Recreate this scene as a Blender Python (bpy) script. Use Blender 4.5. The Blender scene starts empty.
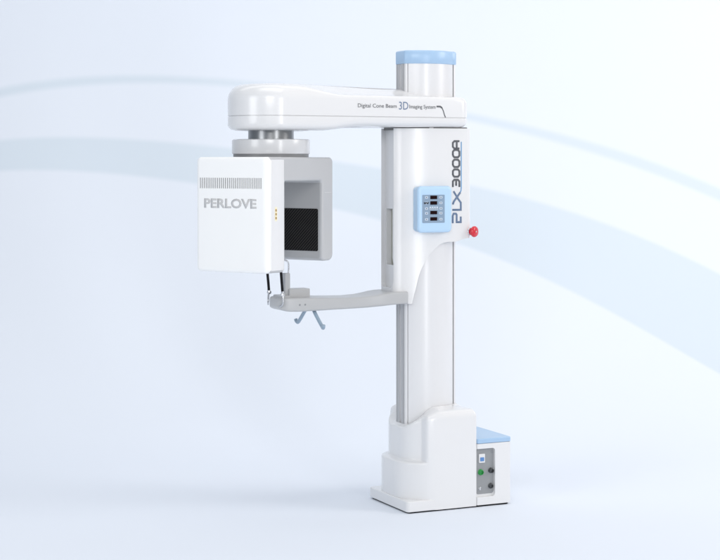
import bpy, bmesh, math
from mathutils import Vector, Matrix
R = math.radians
S = bpy.context.scene

# ------------------------------------------------------------------ camera
cam = bpy.data.objects.new('camera', bpy.data.cameras.new('camera'))
S.collection.objects.link(cam)
cam.location = (0, 0, 1.63)
cam.rotation_euler = (R(90), 0, 0)
cam.data.sensor_width = 36
cam.data.lens = 83.2
cam.data.shift_y = -0.1667
cam.data.clip_end = 200
S.camera = cam

# ------------------------------------------------------------------ light
w = bpy.data.worlds.new("World"); S.world = w; w.use_nodes = True
wb = w.node_tree.nodes['Background']
# studio surroundings: dim on the left, lighter on the right
_N, _L = w.node_tree.nodes, w.node_tree.links
_tc = _N.new('ShaderNodeTexCoord'); _sp = _N.new('ShaderNodeSeparateXYZ'); _mr = _N.new('ShaderNodeMapRange'); _mx = _N.new('ShaderNodeMix')
_mx.data_type = 'RGBA'; _mr.interpolation_type = 'SMOOTHSTEP'
_mr.inputs['From Min'].default_value = -.8; _mr.inputs['From Max'].default_value = .8
_L.new(_tc.outputs['Generated'], _sp.inputs[0]); _L.new(_sp.outputs[0], _mr.inputs['Value']); _L.new(_mr.outputs[0], _mx.inputs[0])
_mx.inputs[6].default_value = (.29, .325, .375, 1); _mx.inputs[7].default_value = (.52, .52, .525, 1)
_L.new(_mx.outputs[2], wb.inputs[0])
wb.inputs[1].default_value = 1.0

def area(name, loc, target, sx, sy, power, col):
    l = bpy.data.lights.new(name, 'AREA'); l.shape = 'RECTANGLE'
    l.size = sx; l.size_y = sy; l.energy = power; l.color = col
    o = bpy.data.objects.new(name, l); S.collection.objects.link(o)
    o.location = loc
    o.rotation_euler = (Vector(target) - Vector(loc)).to_track_quat('-Z', 'Y').to_euler()
    return o
area('key_softbox', (-.4, 1.0, 3.4), (0, 7.7, 1.3), 2.2, 1.6, 82, (1, .985, .97))
area('fill_softbox', (-4.5, 3.5, 2.6), (0, 7.7, 1.4), 2.0, 2.6, 62, (.98, .99, 1))
area('side_softbox', (3.2, 1.5, 3.0), (.2, 7.8, 1.2), 1.6, 2.2, 9, (1, .985, .97))
area('strip_softbox', (2.75, 2.4, 1.7), (.3, 7.8, 1.3), .60, 3.2, 50, (1, 1, 1))
area('top_softbox', (-.2, 6.6, 5.2), (-.1, 7.7, 1.5), 3.0, 1.6, 34, (1, .99, .98))
area('backdrop_softbox', (6.5, 7.2, 4.2), (3.6, 12, 1.2), 3.0, 4.0, 210, (1, .96, .94))
area('overhead_softbox', (-.6, 9.4, 6.2), (-.6, 11.4, 0), 9.0, 2.0, 80, (1, .99, .98))

vs = S.view_settings
vs.view_transform = 'Standard'; vs.look = 'None'; vs.gamma = 1; vs.exposure = 0.085
S.cycles.use_denoising = True
S.cycles.max_bounces = 8

# ------------------------------------------------------------------ materials
def new_mat(name):
    m = bpy.data.materials.new(name); m.use_nodes = True
    return m, m.node_tree, m.node_tree.nodes['Principled BSDF']

def plastic(name, col, rough=.35, coat=0., metal=0., var=.004, bump=.0):
    m, nt, b = new_mat(name)
    N, L = nt.nodes, nt.links
    tc = N.new('ShaderNodeTexCoord')
    n = N.new('ShaderNodeTexNoise'); n.inputs['Scale'].default_value = 9; n.inputs['Detail'].default_value = 6
    L.new(tc.outputs['Object'], n.inputs['Vector'])
    mr = N.new('ShaderNodeMapRange')
    mr.inputs['From Min'].default_value = .3; mr.inputs['From Max'].default_value = .7
    mr.inputs['To Min'].default_value = max(.02, rough - var); mr.inputs['To Max'].default_value = rough + var
    L.new(n.outputs['Fac'], mr.inputs['Value']); L.new(mr.outputs[0], b.inputs['Roughness'])
    mx = N.new('ShaderNodeMix'); mx.data_type = 'RGBA'
    mx.inputs[6].default_value = (*[c * .985 for c in col], 1); mx.inputs[7].default_value = (*col, 1)
    L.new(n.outputs['Fac'], mx.inputs[0]); L.new(mx.outputs[2], b.inputs['Base Color'])
    b.inputs['Metallic'].default_value = metal
    b.inputs['Coat Weight'].default_value = coat
    b.inputs['Coat Roughness'].default_value = .22
    if bump:
        n2 = N.new('ShaderNodeTexNoise'); n2.inputs['Scale'].default_value = 260; n2.inputs['Detail'].default_value = 3
        L.new(tc.outputs['Object'], n2.inputs['Vector'])
        bp = N.new('ShaderNodeBump'); bp.inputs['Strength'].default_value = bump; bp.inputs['Distance'].default_value = .001
        L.new(n2.outputs['Fac'], bp.inputs['Height']); L.new(bp.outputs[0], b.inputs['Normal'])
    return m
WHITE = plastic('white_enamel', (.765, .765, .77), .24, .6, bump=.05)
COVER = plastic('white_front_cover', (.94, .94, .93), .4, .2, bump=.05)
ALU = plastic('white_column_coating', (.735, .735, .745), .28, .6)
GREY = plastic('pale_grey_moulding', (.47, .475, .48), .35, .1, bump=.05)
SENSOR_GREY = plastic('grey_inner_face', (.42, .425, .43), .35, .1, bump=.05)
STEEL = plastic('brushed_dark_steel', (.30, .31, .32), .3, 0, metal=.9)
CHROME = plastic('satin_metal', (.62, .63, .65), .25, 0, metal=.9)
BLUE = plastic('light_blue_plastic', (.37, .54, .745), .35, .2)
PADBLUE = plastic('pale_blue_keypad_frame', (.47, .66, .86), .35, .2)
HANDLE = plastic('grey_blue_handle', (.30, .39, .48), .35, .2)
PANEL = plastic('keypad_membrane', (.24, .33, .44), .4)
BLACK = plastic('black_plastic', (.012, .012, .014), .35)
DISPLAY = plastic('dark_red_display', (.012, .003, .004), .2)
PRINT_D = plastic('dark_grey_print', (.13, .135, .145), .5)
PRINT_M = plastic('mid_grey_print', (.16, .22, .33), .5)
PRINT_L = plastic('silver_grey_print', (.56, .56, .56), .6)
PRINT_B = plastic('blue_print', (.12, .33, .60), .5)
SLOT = plastic('vent_slot_dark', (.22, .22, .22), .6)
RED = plastic('red_button_plastic', (.62, .012, .03), .25, .4)
GREEN = plastic('green_socket_plastic', (.02, .30, .06), .3)
SOCK = plastic('dark_socket_metal', (.08, .085, .09), .3, 0, metal=.6)
OLIVE = plastic('olive_grey_insert', (.42, .42, .36), .5)
GOLD = plastic('amber_print', (.70, .45, .10), .5)
SWITCHB = plastic('blue_switch', (.10, .25, .55), .3)
PANELG = plastic('grey_socket_plate', (.29, .30, .31), .45)

ARMW = plastic('arm_grey', (.50, .505, .515), .24, .5)
RINGW = plastic('ring_enamel', (.64, .645, .655), .22, .6)
def carbon_mat():
    m, nt, b = new_mat('black_woven_carbon')
    N, L = nt.nodes, nt.links
    tc = N.new('ShaderNodeTexCoord')
    mp = N.new('ShaderNodeMapping'); mp.inputs['Rotation'].default_value = (0, R(0), 0)
    wv = N.new('ShaderNodeTexWave'); wv.wave_type = 'BANDS'; wv.bands_direction = 'X'
    wv.inputs['Scale'].default_value = 30; wv.inputs['Distortion'].default_value = .25
    wv.inputs['Detail'].default_value = 1
    mp.inputs['Rotation'].default_value = (0, R(-45), 0)
    L.new(tc.outputs['Object'], mp.inputs[0]); L.new(mp.outputs[0], wv.inputs[0])
    cr = N.new('ShaderNodeValToRGB')
    cr.color_ramp.elements[0].position = .55; cr.color_ramp.elements[0].color = (.006, .006, .008, 1)
    cr.color_ramp.elements[1].position = .95; cr.color_ramp.elements[1].color = (.045, .043, .038, 1)
    L.new(wv.outputs['Color'], cr.inputs[0]); L.new(cr.outputs[0], b.inputs['Base Color'])
    b.inputs['Roughness'].default_value = .5
    b.inputs['Specular IOR Level'].default_value = .08
    return m
CARBON = carbon_mat()

def backdrop_mat(name, bands):
    m, nt, b = new_mat(name)
    N, L = nt.nodes, nt.links
    base = (.772, .815, .88); band = (.672, .742, .808)
    b.inputs['Roughness'].default_value = .9
    b.inputs['Specular IOR Level'].default_value = 0.1
    b.inputs['Base Color'].default_value = (*base, 1)
    if not bands: return m
    uv = N.new('ShaderNodeUVMap'); sp = N.new('ShaderNodeSeparateXYZ'); L.new(uv.outputs[0], sp.inputs[0])
    def M(op, a, c, d=None):
        n = N.new('ShaderNodeMath'); n.operation = op
        for i, x in enumerate((a, c, d)):
            if x is None: continue
            if isinstance(x, (int, float)): n.inputs[i].default_value = x
            else: L.new(x, n.inputs[i])
        return n.outputs[0]
    X, Y = sp.outputs[0], sp.outputs[1]
    def poly(c):
        v = M('MULTIPLY_ADD', X, c[0], c[1])
        for k in c[2:]: v = M('MULTIPLY_ADD', v, X, k)
        return v
    def edge(c, soft):          # 1 above the curve
        d = M('SUBTRACT', Y, poly(c))
        mr = N.new('ShaderNodeMapRange'); mr.interpolation_type = 'SMOOTHSTEP'
        mr.inputs['From Min'].default_value = -soft; mr.inputs['From Max'].default_value = soft
        L.new(d, mr.inputs['Value']); return mr.outputs[0]
    def bandm(lo, hi, soft):
        return M('MULTIPLY', edge(lo, soft), M('SUBTRACT', 1.0, edge(hi, soft)))
    A = bandm([-0.00279, -0.00092, -0.04248, -0.16119, 12.74631], [-0.00312, -0.00075, -0.03402, -0.1547, 12.79214], .030)
    Bm = bandm([-0.00646, -0.02416, -0.08042, -0.29423, 11.84496], [-0.00442, -0.01001, -0.0349, -0.17425, 12.24611], .028)
    tot = M('MAXIMUM', A, Bm)
    mx = N.new('ShaderNodeMix'); mx.data_type = 'RGBA'
    mx.inputs[6].default_value = (*base, 1); mx.inputs[7].default_value = (*band, 1)
    L.new(tot, mx.inputs[0]); L.new(mx.outputs[2], b.inputs['Base Color'])
    return m

# ------------------------------------------------------------------ mesh helpers
def link(name, me, mat, parent=None, loc=(0, 0, 0), rot=(0, 0, 0)):
    o = bpy.data.objects.new(name, me); S.collection.objects.link(o)
    if mat and not len(me.materials): me.materials.append(mat)
    o.parent = parent; o.location = loc; o.rotation_euler = rot
    return o

def mesh(name, V, F, mat, parent=None, smooth=40, bevel=0, seg=3, weld=True, loc=(0, 0, 0), rot=(0, 0, 0)):
    me = bpy.data.meshes.new(name); me.from_pydata([tuple(v) for v in V], [], F); me.validate()
    bm = bmesh.new(); bm.from_mesh(me)
    if weld: bmesh.ops.remove_doubles(bm, verts=bm.verts, dist=1e-5)
    bmesh.ops.recalc_face_normals(bm, faces=bm.faces)
    bm.to_mesh(me); bm.free()
    finish(me, smooth)
    o = link(name, me, mat, parent, loc, rot)
    if bevel: add_bevel(o, bevel, seg)
    return o

def finish(me, smooth):
    me.shade_smooth()
    if smooth: me.set_sharp_from_angle(angle=R(smooth))

def add_bevel(o, wd, seg=3, ang=40):
    b = o.modifiers.new('bevel', 'BEVEL'); b.width = wd; b.segments = seg
    b.limit_method = 'ANGLE'; b.angle_limit = R(ang); b.harden_normals = True
    return b

def ring_mesh(rings, cap0=True, cap1=True, closed=True):
    V, F = [], []; n = len(rings[0])
    for r in rings: V += list(r)
    for i in range(len(rings) - 1):
        for j in range(n if closed else n - 1):
            k = (j + 1) % n
            F.append((i * n + j, i * n + k, (i + 1) * n + k, (i + 1) * n + j))
    if cap0: F.append(tuple(reversed(range(n))))
    if cap1: F.append(tuple(range((len(rings) - 1) * n, len(rings) * n)))
    return V, F

def rpoly(pts, seg=8):
    """polygon with rounded corners; pts = (x, y, radius)"""
    out = []; n = len(pts)
    for i in range(n):
        p = Vector(pts[i][:2]); r = pts[i][2] if len(pts[i]) > 2 else 0
        if r <= 0: out.append((p.x, p.y)); continue
        a = (Vector(pts[i - 1][:2]) - p).normalized(); c = (Vector(pts[(i + 1) % n][:2]) - p).normalized()
        half = a.angle(c) / 2
        t = r / math.tan(half)
        cen = p + (a + c).normalized() * (r / math.sin(half))
        s = p + a * t; e = p + c * t
        v0 = s - cen; v1 = e - cen
        ang = v0.angle_signed(v1)
        for k in range(seg + 1):
            th = -ang * k / seg
            q = cen + Vector((v0.x * math.cos(th) - v0.y * math.sin(th), v0.x * math.sin(th) + v0.y * math.cos(th)))
            out.append((q.x, q.y))
    return out

def rrect(x0, x1, y0, y1, r, seg=8):
    return rpoly([(x0, y0, r), (x1, y0, r), (x1, y1, r), (x0, y1, r)], seg)

def prism(poly, axis, a, b):
    """extrude a 2D polygon; axis 'z' -> (x,y), 'y' -> (x,z), 'x' -> (y,z)"""
    def P(p, h):
        return {'z': (p[0], p[1], h), 'y': (p[0], h, p[1]), 'x': (h, p[0], p[1])}[axis]
    return ring_mesh([[P(p, a) for p in poly], [P(p, b) for p in poly]])

def merge(*parts):
    V, F = [], []
    for v, f in parts:
        o = len(V); V += list(v); F += [tuple(i + o for i in x) for x in f]
    return V, F

def box(x0, x1, y0, y1, z0, z1):
    return prism([(x0, y0), (x1, y0), (x1, y1), (x0, y1)], 'z', z0, z1)

def tube(path, rad, n=16):
    """round tube through points; rad float or list"""
    P = [Vector(p) for p in path]; rings = []
    up = None
    for i, p in enumerate(P):
        d = (P[min(i + 1, len(P) - 1)] - P[max(i - 1, 0)]).normalized()
        if up is None:
            up = Vector((0, 0, 1)) if abs(d.z) < .9 else Vector((0, 1, 0))
        x = up.cross(d).normalized(); up = d.cross(x).normalized()
        r = rad[i] if isinstance(rad, (list, tuple)) else rad
        rings.append([p + x * r * math.cos(2 * math.pi * k / n) + up * r * math.sin(2 * math.pi * k / n) for k in range(n)])
    return ring_mesh(rings)

def smoothpath(pts, n=6):
    P = [Vector(p) for p in pts]; out = []
    for i in range(len(P) - 1):
        p0 = P[max(i - 1, 0)]; p1 = P[i]; p2 = P[i + 1]; p3 = P[min(i + 2, len(P) - 1)]
        for k in range(n):
            t = k / n
            out.append(.5 * ((2 * p1) + (p2 - p0) * t + (2 * p0 - 5 * p1 + 4 * p2 - p3) * t * t + (3 * p1 - p0 - 3 * p2 + p3) * t ** 3))
    out.append(P[-1]); return out

def lathe(prof, n=64, c=(0, 0)):
    return ring_mesh([[(c[0] + r * math.cos(2 * math.pi * k / n), c[1] + r * math.sin(2 * math.pi * k / n), z) for k in range(n)] for r, z in prof])

def lathe_dir(prof, cen, d, n=32):
    q = Vector((0, 0, 1)).rotation_difference(Vector(d).normalized()).to_matrix()
    V, F = lathe(prof, n)
    return [q @ Vector(v) + Vector(cen) for v in V], F

def boolean(o, cutters, op='DIFFERENCE'):
    for c in cutters:
        m = o.modifiers.new('cut', 'BOOLEAN'); m.operation = op; m.object = c; m.solver = 'EXACT'
        # cutter must share the world transform
    bpy.context.view_layer.update()
    dg = bpy.context.evaluated_depsgraph_get()
    me = bpy.data.meshes.new_from_object(o.evaluated_get(dg))
    o.modifiers.clear(); old = o.data; o.data = me
    for c in cutters:
        d = c.data; bpy.data.objects.remove(c); bpy.data.meshes.remove(d)
    finish(me, 28)
    return o

def text(name, body, mat, parent, height, width, M4, depth=.0012, bold=0., align='CENTER'):
    """M4 maps text space (x right, y up, z out) to the parent's space; scaled to width x height"""
    c = bpy.data.curves.new(name, 'FONT'); c.body = body; c.size = 1; c.offset = bold
    c.resolution_u = 3
    t = bpy.data.objects.new(name, c); S.collection.objects.link(t)
    bpy.context.view_layer.update()
    me = bpy.data.meshes.new_from_object(t.evaluated_get(bpy.context.evaluated_depsgraph_get()))
    bpy.data.objects.remove(t); bpy.data.curves.remove(c)
    xs = [v.co.x for v in me.vertices]; ys = [v.co.y for v in me.vertices]
    x0, x1, y0, y1 = min(xs), max(xs), min(ys), max(ys)
    bm = bmesh.new(); bm.from_mesh(me)
    for v in bm.verts:
        v.co.x = (v.co.x - (x0 + x1) / 2) * width / (x1 - x0)
        v.co.y = (v.co.y - (y0 + y1) / 2) * height / (y1 - y0)
        v.co.z = 0
    r = bmesh.ops.extrude_face_region(bm, geom=bm.faces[:])
    for v in r['geom']:
        if isinstance(v, bmesh.types.BMVert): v.co.z += depth
    bmesh.ops.recalc_face_normals(bm, faces=bm.faces)
    bm.transform(M4); bm.to_mesh(me); bm.free()
    me.materials.clear()
    return link(name, me, mat, parent)

def frame(origin, x, y, z):
    x, y, z = Vector(x), Vector(y), Vector(z)
    m = Matrix((x, y, z)).transposed().to_4x4(); m.translation = Vector(origin); return m

def stroke(pts, wd, P, depth=.001, off=0.):
    """flat ribbon through 2D points with mitred corners, mapped by P(a, b, h)"""
    L_, R_ = [], []
    n = len(pts); V2 = [Vector(p) for p in pts]
    for i in range(n):
        d0 = (V2[i] - V2[i - 1]).normalized() if i else None
        d1 = (V2[i + 1] - V2[i]).normalized() if i < n - 1 else None
        d0 = d0 or d1; d1 = d1 or d0
        n0 = Vector((-d0.y, d0.x)); n1 = Vector((-d1.y, d1.x)); m = (n0 + n1).normalized()
        k = min(1 / max(m.dot(n0), .3), 2) * wd / 2
        L_.append(V2[i] + m * k); R_.append(V2[i] - m * k)
    V, F = [], []
    for h in (off, off + depth):
        for a in L_: V.append(P(a.x, a.y, h))
        for a in R_: V.append(P(a.x, a.y, h))
    for i in range(n - 1):
        for o, s in ((0, 1), (2 * n, -1)):
            q = (o + i, o + i + 1, o + n + i + 1, o + n + i)
            F.append(q if s > 0 else q[::-1])
        F.append((i, i + 1, 2 * n + i + 1, 2 * n + i)); F.append((n + i, n + i + 1, 3 * n + i + 1, 3 * n + i))
    F.append((0, n, 3 * n, 2 * n)); F.append((n - 1, 2 * n - 1, 4 * n - 1, 3 * n - 1))
    return V, F

# ------------------------------------------------------------------ the setting: studio sweep
YW, R0 = 12.0, 3.0
def sweep_sheet(name, prof, mat):
    xs = [-14 + i for i in range(29)]
    V = [(x, y, z) for (y, z, s) in prof for x in xs]; F = []
    n = len(xs)
    for i in range(len(prof) - 1):
        for j in range(n - 1):
            F.append((i * n + j, i * n + j + 1, (i + 1) * n + j + 1, (i + 1) * n + j))
    me = bpy.data.meshes.new(name); me.from_pydata(V, [], F)
    uv = me.uv_layers.new(name='UVMap')
    ss = [s for (y, z, s) in prof for x in xs]
    for l in me.loops:
        uv.data[l.index].uv = (V[l.vertex_index][0], ss[l.vertex_index])
    me.shade_smooth()
    o = link(name, me, mat); o['kind'] = 'structure'; return o
sweep_sheet('floor', [(-6, 0, -6), (0, 0, 0), (4, 0, 4), (YW - R0, 0, YW - R0)], backdrop_mat('floor_paper', False))
prof = []
for k in range(49):
    th = math.pi / 2 * k / 48
    prof.append((YW - R0 + R0 * math.sin(th), R0 - R0 * math.cos(th), YW - R0 + R0 * th))
s1 = prof[-1][2]
for z in (4, 6, 9): prof.append((YW, z, s1 + z - R0))
sweep_sheet('backdrop', prof, backdrop_mat('backdrop_paper', True))

# ------------------------------------------------------------------ the machine
root = bpy.data.objects.new('dental_xray_unit', None); S.collection.objects.link(root)
root.location = (.319, 7.93, 0); root.rotation_euler = (0, 0, R(25))
root['label'] = 'white floor-standing dental x-ray machine with pale blue caps and a rotating C-shaped arm'
root['category'] = 'x-ray machine'
# local axes: x runs back to the right along the base, y runs back to the left

# ---- base plate
me_bp = prism(rrect(-.208, .15, -.205, .205, .018), 'z', .006, .056)
mesh('base_plate', *me_bp, WHITE, root, bevel=.006)
mesh('foot_pad', *prism(rrect(-.198, .335, -.197, .195, .015), 'z', 0, .0085), BLACK, root)

# ---- column section
def col_half():
    h = [(-.140, -.010), (-.140, -.030), (-.134, -.030), (-.134, -.035), (-.140, -.035), (-.140, -.044), (-.137, -.050), (-.131, -.0535)]
    h += [(-.131, -.048), (-.127, -.048)]
    for k in range(15):
        u = -.127 + .236 * k / 14
        h.append((u, -.0555 - .042 * (1 - ((u + .009) / .118) ** 2)))
    h += [(.109, -.046), (.1150, -.046), (.1150, -.0555), (.121, -.054), (.128, -.048), (.131, -.038)]
    return h
ch = col_half()
colsec = [(-.128, -.010)] + ch + [(u, -v) for u, v in reversed(ch)] + [(-.128, .010)]
colsimple = [p for p in ch if not (p[0] > -.1345 and p[0] < -.12) and p not in ((.109, -.046), (.1150, -.046), (-.134, -.03), (-.134, -.035), (-.140, -.010))]
colsimple = colsimple + [(u, -v) for u, v in reversed(colsimple)]
column = mesh('column', *prism(colsec, 'z', .15, 2.09), ALU, root, smooth=25)
RAIL = plastic('grey_rail_anodising', (.47, .475, .485), .4)
for v0, v1 in ((-.043, -.034), (-.0295, -.0105), (.0105, .0295), (.034, .043)):
    mesh('guide_rail', *box(-.1425, -.138, v0, v1, .35, 2.083), RAIL, column, bevel=.0008)
mesh('groove_shade', *box(.1092, .1148, -.050, -.0462, .44, 2.083), plastic('groove_shade_grey', (.30, .305, .31), .6), column)  # grey strip, the groove's shade put into its colour
def offset(poly, d):
    out = []; n = len(poly)
    for i in range(n):
        a, b, c = Vector(poly[i - 1]), Vector(poly[i]), Vector(poly[(i + 1) % n])
        n0 = Vector(((b - a).y, -(b - a).x)).normalized(); n1 = Vector(((c - b).y, -(c - b).x)).normalized()
        m = (n0 + n1).normalized(); out.append(tuple(b + m * d / max(m.dot(n0), .4)))
    return out
cs = offset(colsimple, .0035)
mesh('column_cap', *ring_mesh([[(x, y, 2.083) for x, y in offset(colsimple, .001)], [(x, y, 2.087) for x, y in cs], [(x, y, 2.138) for x, y in cs],
     [(x, y, 2.1435) for x, y in offset(colsimple, .0005)], [(x, y, 2.146) for x, y in offset(colsimple, -.006)]]), BLUE, root, smooth=60)

# ---- base shroud
import bisect
def ray_r(poly, ang, c=(-.01, 0)):
    dx, dy = math.cos(ang), math.sin(ang); best = 0
    n = len(poly)
    for i in range(n):
        ax, ay = poly[i][0] - c[0], poly[i][1] - c[1]; bx, by = poly[(i + 1) % n][0] - c[0], poly[(i + 1) % n][1] - c[1]
        ex, ey = bx - ax, by - ay; den = dx * ey - dy * ex
        if abs(den) < 1e-12: continue
        t = (ax * ey - ay * ex) / den; s = (ax * dy - ay * dx) / den
        if -1e-9 <= s <= 1 + 1e-9 and t > best: best = t
    return best
lowP = rpoly([(-.200, -.2065, .158), (.157, -.2065, .006), (.157, .2065, .006), (-.200, .2065, .158)], 24)
upP = rpoly([(-.160, -.2065, .150), (.157, -.2065, .006), (.157, .2065, .006), (-.160, .2065, .150)], 24)
colP = offset(colsimple, .0015)
corner = math.atan2(.2065, .167)
NA = 240
angs = sorted([2 * math.pi * k / NA for k in range(NA)] + [math.pi + sg * (.96 + .23 * k / 14) for sg in (-1, 1) for k in range(15)] + [corner + d for d in (-.03, -.015, 0, .015, .03)] + [2 * math.pi - corner + d for d in (-.03, -.015, 0, .015, .03)])
def sm(a, b, x):
    t = max(0, min(1, (x - a) / (b - a))); return t * t * (3 - 2 * t)
def pt(poly, a, ins=0):
    r = ray_r(poly, a) - ins; return Vector((-.01 + r * math.cos(a), r * math.sin(a)))
rows = []
info = []
for a in angs:
    L0, C0 = pt(lowP, a), pt(colP, a)
    d = abs(math.atan2(math.sin(a - math.pi), math.cos(a - math.pi)))   # 0 at the front, pi at the back
    zt = .388 + .082 * sm(.30, 1.55, d)
    tin = .034 * (1 - sm(.98, 1.17, d))
    U0 = L0 + (Vector((-.01, 0)) - L0).normalized() * tin
    rad = .010 + .026 * sm(.7, 1.5, d)
    info.append((a, L0, U0, C0, zt, rad))
def row(fn): rows.append([fn(*i) for i in info])
def P3(p, z): return (p.x, p.y, z)
def inw(p, L0, d):
    c = Vector((-.01, 0)); v = (c - p).normalized(); return p + v * d
row(lambda a, L, U, C, zt, r: P3(L, .054 - .047 * sm(.180, .2062, abs(L.y))))
row(lambda a, L, U, C, zt, r: P3(L, .064))
row(lambda a, L, U, C, zt, r: P3(inw(L, L, 0), .14))
gap = lambda L, U: (L - U).length
row(lambda a, L, U, C, zt, r: P3(L, .215))
for t_, z_ in ((.03, .2195), (.10, .2225), (.25, .2245), (.5, .2265), (.78, .2285), (.90, .2305), (.97, .235), (1.0, .242), (1.0, .27), (1.0, .31)):
    row(lambda a, L, U, C, zt, r: P3(L + (U - L) * t_, z_))
for k in range(10):
    th = math.pi / 2 * k / 9
    row(lambda a, L, U, C, zt, r: P3(U + (C - U) * ((1 - math.cos(th)) * min(.6, r / max((C - U).length, .02))), (zt - .008 - r * 1.05) + r * 1.05 * math.sin(th)))
for t in (.25, .5, .75, 1.0):
    row(lambda a, L, U, C, zt, r: P3(U + (C - U) * (min(.6, r / max((C - U).length, .02)) * (1 - t) + t), zt - .008 + .008 * t))
row(lambda a, L, U, C, zt, r: P3(C + (U - C) * .0, zt - .03))
mesh('base_shroud', *ring_mesh(rows, True, False), WHITE, root, smooth=50, weld=False)

# ---- rear box with socket plate and lid
rb = mesh('rear_box', *prism(rrect(.1590, .3405, -.2050, .200, .006), 'z', .008, .296), WHITE, root)
cut = mesh('cutter', *prism(rrect(.10, .256, .046, .272, .014), 'y', -.23, -.190), WHITE, root)
boolean(rb, [cut]); add_bevel(rb, .002, 2)
mesh('rear_lid', *prism(rrect(.1590, .3435, -.2065, .204, .012), 'z', .2965, .320), BLUE, root, bevel=.005)
sp = mesh('socket_plate', *prism(rrect(.160, .254, .058, .270, .012), 'y', -.1925, -.1895), PANELG, rb)
def sock(name, u, z, r, mat, dep=.012, ring=CHROME):
    d = (0, -1, 0)
    mesh(name, *lathe_dir([(r * 1.25, 0), (r * 1.25, .003), (r, .004), (r, dep), (r * .8, dep + .001), (r * .8, dep * .6), (.0008, dep * .6)], (u, -.1922, z), d), mat, rb)
sock('green_socket', .184, .161, .0115, GREEN)
sock('cable_socket', .238, .166, .0105, SOCK, .016)
sock('cable_socket', .238, .093, .0105, SOCK, .010)
sock('screw_head', .181, .083, .006, CHROME, .006)
sock('screw_head', .244, .252, .003, CHROME, .003)
sock('screw_head', .244, .064, .003, CHROME, .003)
mesh('power_switch', *merge(prism(rrect(.174, .206, .205, .247, .003), 'y', -.1975, -.190)), WHITE, rb, bevel=.001)
mesh('switch_rocker', *merge(prism(rrect(.180, .200, .213, .231, .002), 'y', -.2005, -.190)), SWITCHB, rb, bevel=.001)

# ---- carriage sliding on the column
csec = [(-.208, 0), (-.208, -.046), (-.2065, -.054), (-.203, -.061), (-.197, -.0655), (-.189, -.069)]
for k in range(20):
    u = -.178 + .208 * k / 19
    csec.append((u, -.1125 + .96 * (.03 - u) ** 2 * (1.0 if u < .03 else 0)))
csec += [(p[0], p[1]) for p in rpoly([(.05, -.1125, 0), (.182, -.1125, .026), (.182, 0, 0)], 10)[:-1]]
far = [(-.208, .066), (-.2065, .074), (-.203, .080), (-.197, .085), (-.189, .088)]
for k in range(20):
    u = -.178 + .208 * k / 19
    far.append((u, .1125 - .52 * (.03 - u) ** 2))
far += [(u, -v) for u, v in csec if u > .031]
carsec = csec + far[::-1]
car = mesh('carriage', *prism(carsec, 'z', .956, 1.7785), WHITE, root, smooth=0)
# underside cut: curve in (u, z), through the whole width
curve = [(-.1235, .90), (-.1235, .964), (-.1145, 1.00), (-.104, 1.04), (-.093, 1.085), (-.075, 1.13), (-.050, 1.172), (-.024, 1.202),
         (.0, 1.224), (.018, 1.235), (.036, 1.241), (.060, 1.2435), (.085, 1.2435), (.105, 1.246), (.125, 1.252), (.150, 1.2575), (.172, 1.260), (.30, 1.2605), (.30, .90)]
c3 = [(p.x, p.y) for p in smoothpath([(a, b, 0) for a, b in curve[1:-1]], 4)]
cutp = [curve[0]] + c3 + [curve[-1]]
cut1 = mesh('cutter', *prism(cutp, 'y', -.3, .3), WHITE, root)
cut2 = mesh('cutter', *prism(rpoly([(-.056, 1.80, 0), (-.056, 1.030, .035), (.072, 1.030, .02), (.072, 1.80, 0)], 10), 'x', -.25, -.186), WHITE, root)
cut3 = mesh('cutter', *prism(rrect(-.026, .060, 1.135, 1.400, .010), 'x', -.25, -.158), WHITE, root)
boolean(car, [cut1, cut2, cut3]); add_bevel(car, .0035, 3, 35)
mesh('recess_insert', *prism(rrect(-.0255, .0595, 1.1355, 1.3995, .009), 'x', -.1595, -.156), OLIVE, car)
mesh('guide_lip', *prism(rpoly([(-.022, 1.42, .004), (-.032, 1.42, .004), (-.034, 1.20, .03), (-.048, 1.150, .01), (-.048, 1.13, .004), (-.034, 1.13, .01), (-.022, 1.17, .01)], 6), 'x', -.194, -.1855), WHITE, car, bevel=.002)

# lettering on the near side of the carriage
VF = -.1126
Pn = lambda a, b, h: (a, VF - h, b)
P8 = []
sw = .0075
# letters run upwards; letter up = towards smaller u
T0, T1 = .0790, .1190          # letter top, letter baseline
def ltr(strokes, wd): return merge(*[stroke(s, wd, Pn) for s in strokes])
mesh('model_letters', *merge(
    stroke([(T0, 1.331), (T0, 1.366), (T0 + .005, 1.376), (T0 + .017, 1.376), (T0 + .021, 1.370), (T0 + .021, 1.336), (T0 + .043, 1.336), (T0 + .043, 1.362)],   .0092, Pn),
    stroke([(T0 - .002, 1.394), (T0 + .043, 1.394), (T0 + .043, 1.428), (T0 + .030, 1.444), (T0 + .004, 1.482)],   .0092, Pn, .0010),
    stroke([(T0, 1.420), (T0 + .006, 1.434), (T0 + .040, 1.476)],   .0092, Pn, .0013)), PRINT_M, car, smooth=0)
mesh('blue_underline', *merge(stroke([(T0 + .0395, 1.4755), (T0 + .0445, 1.486), (T0 + .0455, 1.500), (T0 + .0455, 1.716)], .0042, Pn, .0011)), PRINT_B, car, smooth=0)
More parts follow.
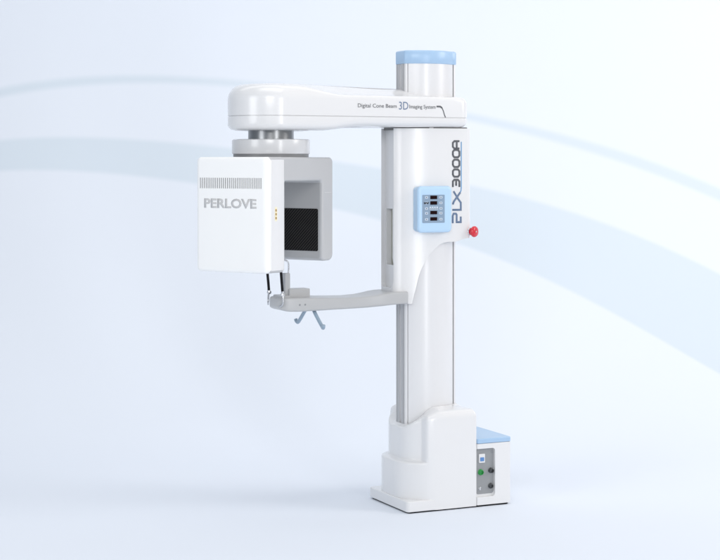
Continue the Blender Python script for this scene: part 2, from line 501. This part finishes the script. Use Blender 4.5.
def digit(z0, kind):
    a, b = .0795, .1145; h = .0345; c = .008; m = (a + b) / 2; W = .0094
    if kind == '0':
        s = [[(a, z0 + c), (a, z0 + h - c), (a + c, z0 + h), (b - c, z0 + h), (b, z0 + h - c), (b, z0 + c), (b - c, z0), (a + c, z0), (a, z0 + c)]]
    elif kind == '3':
        s = [[(a, z0), (a, z0 + h - c), (a + c, z0 + h), (b - c, z0 + h), (b, z0 + h - c), (b, z0)], [(m, z0 + .006), (m, z0 + h)]]
    else:
        s = [[(b, z0), (a + c, z0), (a, z0 + c), (a, z0 + h - c), (a + c, z0 + h), (b, z0 + h)], [(m + .003, z0), (m + .003, z0 + h)]]
    return [stroke(x, W, Pn, .0010 + .0002 * i) for i, x in enumerate(s)]
mesh('model_numbers', *merge(*(digit(1.502, '3') + digit(1.5505, '0') + digit(1.5965, '0') + digit(1.6425, '0') + digit(1.688 - .004, 'A'))), PRINT_D, car, smooth=0)

# emergency stop
eb = mesh('emergency_button', *lathe_dir([(.0175, -.012), (.0175, .006), (.0125, .010), (.0125, .016), (.022, .018), (.026, .023), (.0265, .028), (.0235, .0335), (.014, .0365), (.001, .0375)], (.176, -.104, 1.290), (.40, -.917, 0), 40), RED, root, smooth=50)
mesh('button_collar', *lathe_dir([(.019, -.01), (.019, .004), (.0175, .0065), (.0126, .0068)], (.176, -.104, 1.290), (.40, -.917, 0), 40), CHROME, eb)
mesh('arrow_mark', *lathe_dir([(.006, .0376), (.006, .0384), (.001, .0384)], (.176, -.104, 1.290), (.40, -.917, 0), 3), PRINT_L, eb)

# control panel
kp = mesh('control_panel', *ring_mesh([[(x, y, z) for x, z in rrect(-.122 + i, .057 - i, 1.290 + i, 1.508 - i, max(.020 - i * .6, .004), 8)] for y, i in ((-.080, .004), (-.126, .003), (-.130, .001), (-.138, 0), (-.1455, .003), (-.1485, .008), (-.149, .016))]), PADBLUE, root, smooth=50)
mesh('membrane', *prism(rrect(-.101, .016, 1.336, 1.467, .003), 'y', -.1502, -.148), PANEL, kp)
b1 = []; b2 = []; b3 = []
cu = -.042
for i, z in enumerate((1.455, 1.429, 1.384, 1.3545)):
    b1.append(prism(rrect(cu - .018, cu + .018, z - .0080, z + .0080, .001), 'y', -.1512, -.150))
for z in (1.455, 1.429, 1.403, 1.384 - .003, 1.3545 - .002):
    for du in (-.038, .038):
        b2.append(prism(rrect(cu + du - .0075, cu + du + .0075, z - .0055, z + .0055, .002), 'y', -.1511, -.150))
        b3.append(prism(rrect(cu + du - .0028, cu + du + .0028, z - .0022, z + .0022, .001), 'y', -.1516, -.150))
for du in (-.018, -.006, .006, .018):
    b2.append(prism(rrect(cu + du - .0042, cu + du + .0042, 1.397, 1.412, .001), 'y', -.1511, -.150))
    b3.append(prism(rrect(cu + du - .0015, cu + du + .0015, 1.399, 1.4045, .0005), 'y', -.1516, -.150))
for q in b1: mesh('display', *q, DISPLAY, kp)
mesh('arrow_print', *merge(*[stroke([(cu - .050 + k * .013, 1.432), (cu - .046 + k * .013, 1.426), (cu - .040 + k * .013, 1.432)], .004, lambda a, b, h: (a, -.1512 - h, b)) for k in range(2)]), BLACK, kp, smooth=0)
for m_ in (DISPLAY, BLACK, PRINT_D, PRINT_M, PRINT_B, SLOT): m_.node_tree.nodes['Principled BSDF'].inputs['Specular IOR Level'].default_value = .12
KEYM = plastic('pale_key', (.55, .64, .74), .4)
for q in b2: mesh('key', *q, KEYM, kp)
for q in b3: mesh('key_print', *q, PRINT_D, kp)

# ---- overhead beam
UA, UB = -.8, .03
def beam_w(u): return .197 - .075 * sm(-1, 1.2, (u - UA) / (.165 - UA)) * 1.0
ox = []
# outline, counter-clockwise, starts at the far right end
def beam_outline():
    pts = []
    ue, r = .165, .05
    tang = R(5)
    n = 30
    half = []
    for k in range(41):       # pivot end semicircle, from far side round to axis
        th = math.pi - (math.pi / 2 - tang) * k / 40
        half.append((UA + .197 * math.cos(th), .197 * math.sin(th)))
    x0, y0 = half[-1]; x1, y1 = ue - r, .131
    for k in range(1, n): half.append((x0 + (x1 - x0) * k / n, y0 + (y1 - y0) * k / n))
    for k in range(13):
        th = math.pi / 2 * (1 - k / 12)
        half.append((ue - r + r * math.cos(th), .131 - r + r * math.sin(th)))
    return half
hf = beam_outline()
out = hf + [(u, -v) for u, v in reversed(hf)][:-1] + []
out = list(dict.fromkeys(out))
def med(p): return Vector((max(UA, min(UB, p[0])), 0))
def bring(ins, z):
    o = []
    for p in out:
        p = Vector(p); m = med(p); wv = (m - p); L = wv.length
        o.append((*(p + wv * min(ins / L, 1)), z(p) if callable(z) else z))
    return o
def zlobe(p): return 1 - sm(-.74, -.50, p.x)
def zb(p): return 1.7825 - .020 * (1 - sm(-.62, -.42, p.x))
rings = []
for ins, dz in ((.055, .0), (.035, .001), (.018, .005), (.007, .012), (.001, .022), (0, .030)):
    rings.append(bring(ins, lambda p, dz=dz: min(zb(p) + dz, 1.8262)))
rings.append(bring(0, 1.8260)); rings.append(bring(.005, 1.8262)); rings.append(bring(.005, 1.8298)); rings.append(bring(0, 1.8300))
def ze(p): return 1.905 - .004 * zlobe(p) - .012 * sm(.06, .16, p.x)
def rd(p): return .022 + .050 * zlobe(p) + .012 * sm(.06, .16, p.x)
rings.append(bring(0, 1.85)); rings.append(bring(0, ze))
for k in range(1, 9):
    th = math.pi / 2 * k / 8
    o = []
    for p in out:
        p = Vector(p); m = med(p); wv = m - p; L = wv.length; r = rd(p)
        o.append((*(p + wv * (r * (1 - math.cos(th)) / L)), ze(p) + r * math.sin(th)))
    rings.append(o)
for k in (.08, .2, .35, .5, .65, .8, .9, .999):
    o = []
    for p in out:
        p = Vector(p); m = med(p); wv = m - p; L = wv.length; r = rd(p)
        ins = r + (L - r) * k; q = p + wv * min(ins / L, 1)
        z0 = ze(p) + r
        zc = 1.980 - .018 * sm(-.75, -.2, p.x) - .020 * sm(-.1, .17, p.x)
        o.append((q.x, q.y, z0 + (zc - z0) * sm(0, 1, k)))
    rings.append(o)
bv, bf = ring_mesh(rings, True, True)
beam = mesh('overhead_beam', bv, bf, WHITE, root, smooth=40, weld=False)
# neck block between beam and carriage; its dark colour paints the shadow gap
mesh('neck_gap_shade', *prism([(u * .95, v * .88) for u, v in carsec], 'z', 1.770, 1.7845), SLOT, root)

# lettering on the beam (near face follows the taper)
pA = Vector(hf[41]); pB = Vector(hf[41 + 27]); dr = Vector((pB.x - pA.x, -(pB.y - pA.y))).normalized()
nr = Vector((dr.y, -dr.x))
orig = Vector((pA.x, -pA.y))
def beam_at(u, z):
    t = (u - orig.x) / dr.x; q = orig + dr * t + nr * .0004
    return frame((q.x, q.y, z), (dr.x, dr.y, 0), (0, 0, 1), (nr.x, nr.y, 0))
text('beam_lettering', 'Digital Cone Beam', PRINT_D, beam, .023, .205, beam_at(-.340, 1.876), depth=.0006)
text('beam_lettering', '3D', PRINT_M, beam, .037, .050, beam_at(-.2005, 1.881), depth=.0006)
text('beam_lettering', 'Imaging System', PRINT_D, beam, .023, .142, beam_at(-.0985, 1.875), depth=.0006)
def Pb(a, b, h):
    t = (a - orig.x) / dr.x; q = orig + dr * t + nr * (h + .0003); return (q.x, q.y, b)
tick = [(-.022, 1.880), (-.002, 1.880), (.008, 1.874), (.015, 1.860), (.021, 1.842), (.027, 1.8295)]
mesh('tick_mark', *merge(stroke(tick[:3], .0075, Pb), stroke(tick[2:], .0045, Pb, .0008)), PRINT_D, beam, smooth=0)

# ---- pivot neck and ring
mesh('pivot_neck', *lathe([(.104, 1.71), (.104, 1.772)], c=(UA, 0)), STEEL, root)
mesh('pivot_ring', *lathe([(.150, 1.7235), (.172, 1.7235), (.177, 1.7205), (.178, 1.716), (.178, 1.662), (.1765, 1.658), (.174, 1.6565)], 96, c=(UA, 0)), RINGW, root, smooth=35)
mesh('ring_trim', *lathe([(.172, 1.657), (.172, 1.640)], 96, c=(UA, 0)), plastic('grey_trim', (.22, .225, .23), .4), root)

# ---- rotating C arm: local x = across the face, y = from the tube head to the sensor
prf = rpoly([(-.285, 1.6425, .021), (.221, 1.6425, .024), (.221, 1.168, .032), (.130, 1.168, .022), (.130, 1.534, .014), (-.163, 1.534, .012), (-.163, 1.134, .021), (-.285, 1.134, .021)], 8)
arm_loc = (UA, 0, 0); arm_rot = (0, 0, R(-58))
V, F = prism([(y, z) for y, z in prf], 'x', -.1945, .1945)
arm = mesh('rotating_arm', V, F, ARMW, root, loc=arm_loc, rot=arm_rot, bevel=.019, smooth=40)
arm.modifiers['bevel'].segments = 6
me = arm.data; me.materials.append(SENSOR_GREY)
# tube head shell behind the front cover
hs = mesh('tube_head_shell', *ring_mesh([[(x, y, z) for x, z in rrect(-.1950 + i, .1950 - i, 1.1335 + i, 1.6430 - i, .016 - i * .4, 10)] for y, i in ((-.270, 0), (-.172, 0), (-.166, .0015), (-.1625, .005))]), WHITE, root, loc=arm_loc, rot=arm_rot, smooth=60)
# front cover
fc = mesh('front_cover', *ring_mesh([[(x, y, z) for x, z in rrect(-.1952 + i, .1952 - i, 1.1333 + i, 1.6432 - i, .019 - i * .4, 10)] for y, i in ((-.262, .0015), (-.264, 0), (-.286, 0), (-.2935, .0025), (-.2985, .007), (-.3005, .013), (-.301, .022))]), COVER, root, loc=arm_loc, rot=arm_rot, smooth=60)
slots = merge(*[box(-.170 + .335 * k / 31 - .0019, -.170 + .335 * k / 31 + .0019, -.3013, -.300, 1.504, 1.551) for k in range(32)])
mesh('vent_grille', *slots, SLOT, fc)
text('brand_lettering', 'PERLOVE', PRINT_L, fc, .043, .290, frame((-.004, -.3011, 1.438), (1, 0, 0), (0, 0, 1), (0, -1, 0)), depth=.0003, bold=.036)
# sensor face and carbon window
sf = mesh('sensor_frame', *prism(rrect(-.183, .183, 1.181, 1.5345, .010), 'y', .1285, .133), SENSOR_GREY, root, loc=arm_loc, rot=arm_rot, bevel=.003)
mesh('carbon_window', *prism(rrect(-.172, .172, 1.213, 1.407, .008), 'y', .1262, .1290), CARBON, sf, bevel=.0008)
mesh('panel_seam', *box(.1940, .1950, .150, .204, 1.4805, 1.4822), PRINT_L, arm)
mesh('warning_sticker', *prism(rrect(-.240, -.222, 1.361, 1.424, .005), 'x', .1945, .1956), plastic('cream_sticker', (.85, .80, .62), .5), hs)
for z in (1.375, 1.392, 1.409):
    mesh('sticker_mark', *merge(prism(rrect(-.2365, -.2255, z - .006, z + .006, .002), 'x', .1950, .1959)), GOLD, hs)
    mesh('sticker_mark', *merge(prism(rrect(-.2335, -.2285, z - .0035, z + .0035, .0005), 'x', .1952, .1962)), PRINT_D, hs)

# ---- chin rest arm
def rr_sec(hw, z0, z1, r, u, n=5):
    return [(u, y, z) for y, z in rrect(-hw, hw, z0, z1, r, n)]
secs = [(-.786, .050, .962, .990, .006), (-.781, .064, .955, .998, .008), (-.772, .076, .949, 1.002, .010), (-.758, .084, .944, 1.004, .010), (-.74, .087, .9415, 1.004, .010), (-.70, .088, .940, 1.003, .010), (-.60, .087, .941, 1.000, .010),
        (-.50, .085, .943, .996, .010), (-.42, .084, .944, .995, .010), (-.35, .086, .946, .998, .010), (-.31, .093, .949, 1.003, .010), (-.27, .102, .952, 1.009, .010),
        (-.235, .104, .955, 1.013, .010), (-.20, .100, .957, 1.014, .008), (-.150, .0985, .958, 1.014, .008)]
chin = mesh('chin_rest_arm', *ring_mesh([rr_sec(h, a, b, r, u) for u, h, a, b, r in secs]), GREY, root, smooth=50)
mesh('chin_block', *prism(rrect(-.722, -.618, -.030, .040, .006), 'z', .995, 1.040), GREY, chin, bevel=.004)
for u in (-.668, -.695):
    mesh('screw_head', *lathe_dir([(.0045, 0), (.0045, .0018), (.0035, .0024), (.0008, .0024)], (u, -.0868, .972), (0, -1, 0), 20), STEEL, chin)
mesh('bite_post', *merge(prism(rrect(-.738, -.712, -.018, .018, .004), 'z', 1.0, 1.112), prism(rrect(-.770, -.7225, -.05, .05, .006), 'z', 1.0, 1.012)), GREY, chin, bevel=.003)
mesh('post_hook', *tube(smoothpath([(-.714, .0, 1.10), (-.713, .0, 1.150), (-.720, 0, 1.166), (-.736, 0, 1.172)]), .0035, 10), CHROME, chin)
for v, b in ((-.080, 1), (.085, 0)):
    t = mesh('temple_rod', *tube([(-.776, v, 1.030), (-.785, v * 1.02, 1.134)], .0062, 14), BLACK, chin)
    mesh('rod_tip', *tube(smoothpath([(-.776, v * 1.04, 1.035), (-.775, v * 1.06, 1.018), (-.776, v * 1.08, 1.0), (-.778, v * 1.05, .975), (-.785, v * .85, .966)]), [.0072] * 3 + [.0045] * 22, 12), CHROME, t)
    mesh('rod_joint', *lathe_dir([(.001, -.008), (.009, -.006), (.0105, 0), (.009, .006), (.001, .008)], (-.775, v, 1.020), (0, 1, 0), 20), CHROME, t)
for s in (-1, 1):
    hp = smoothpath([(-.607, s * .040, .945), (-.607, s * .065, .925), (-.606, s * .10, .899), (-.605, s * .135, .875), (-.606, s * .148, .869), (-.608, s * .158, .874), (-.610, s * .163, .884)], 5)
    mesh('hand_grip', *tube(hp, [.0085] * (len(hp) - 1) + [.006], 16), HANDLE, chin, smooth=50)
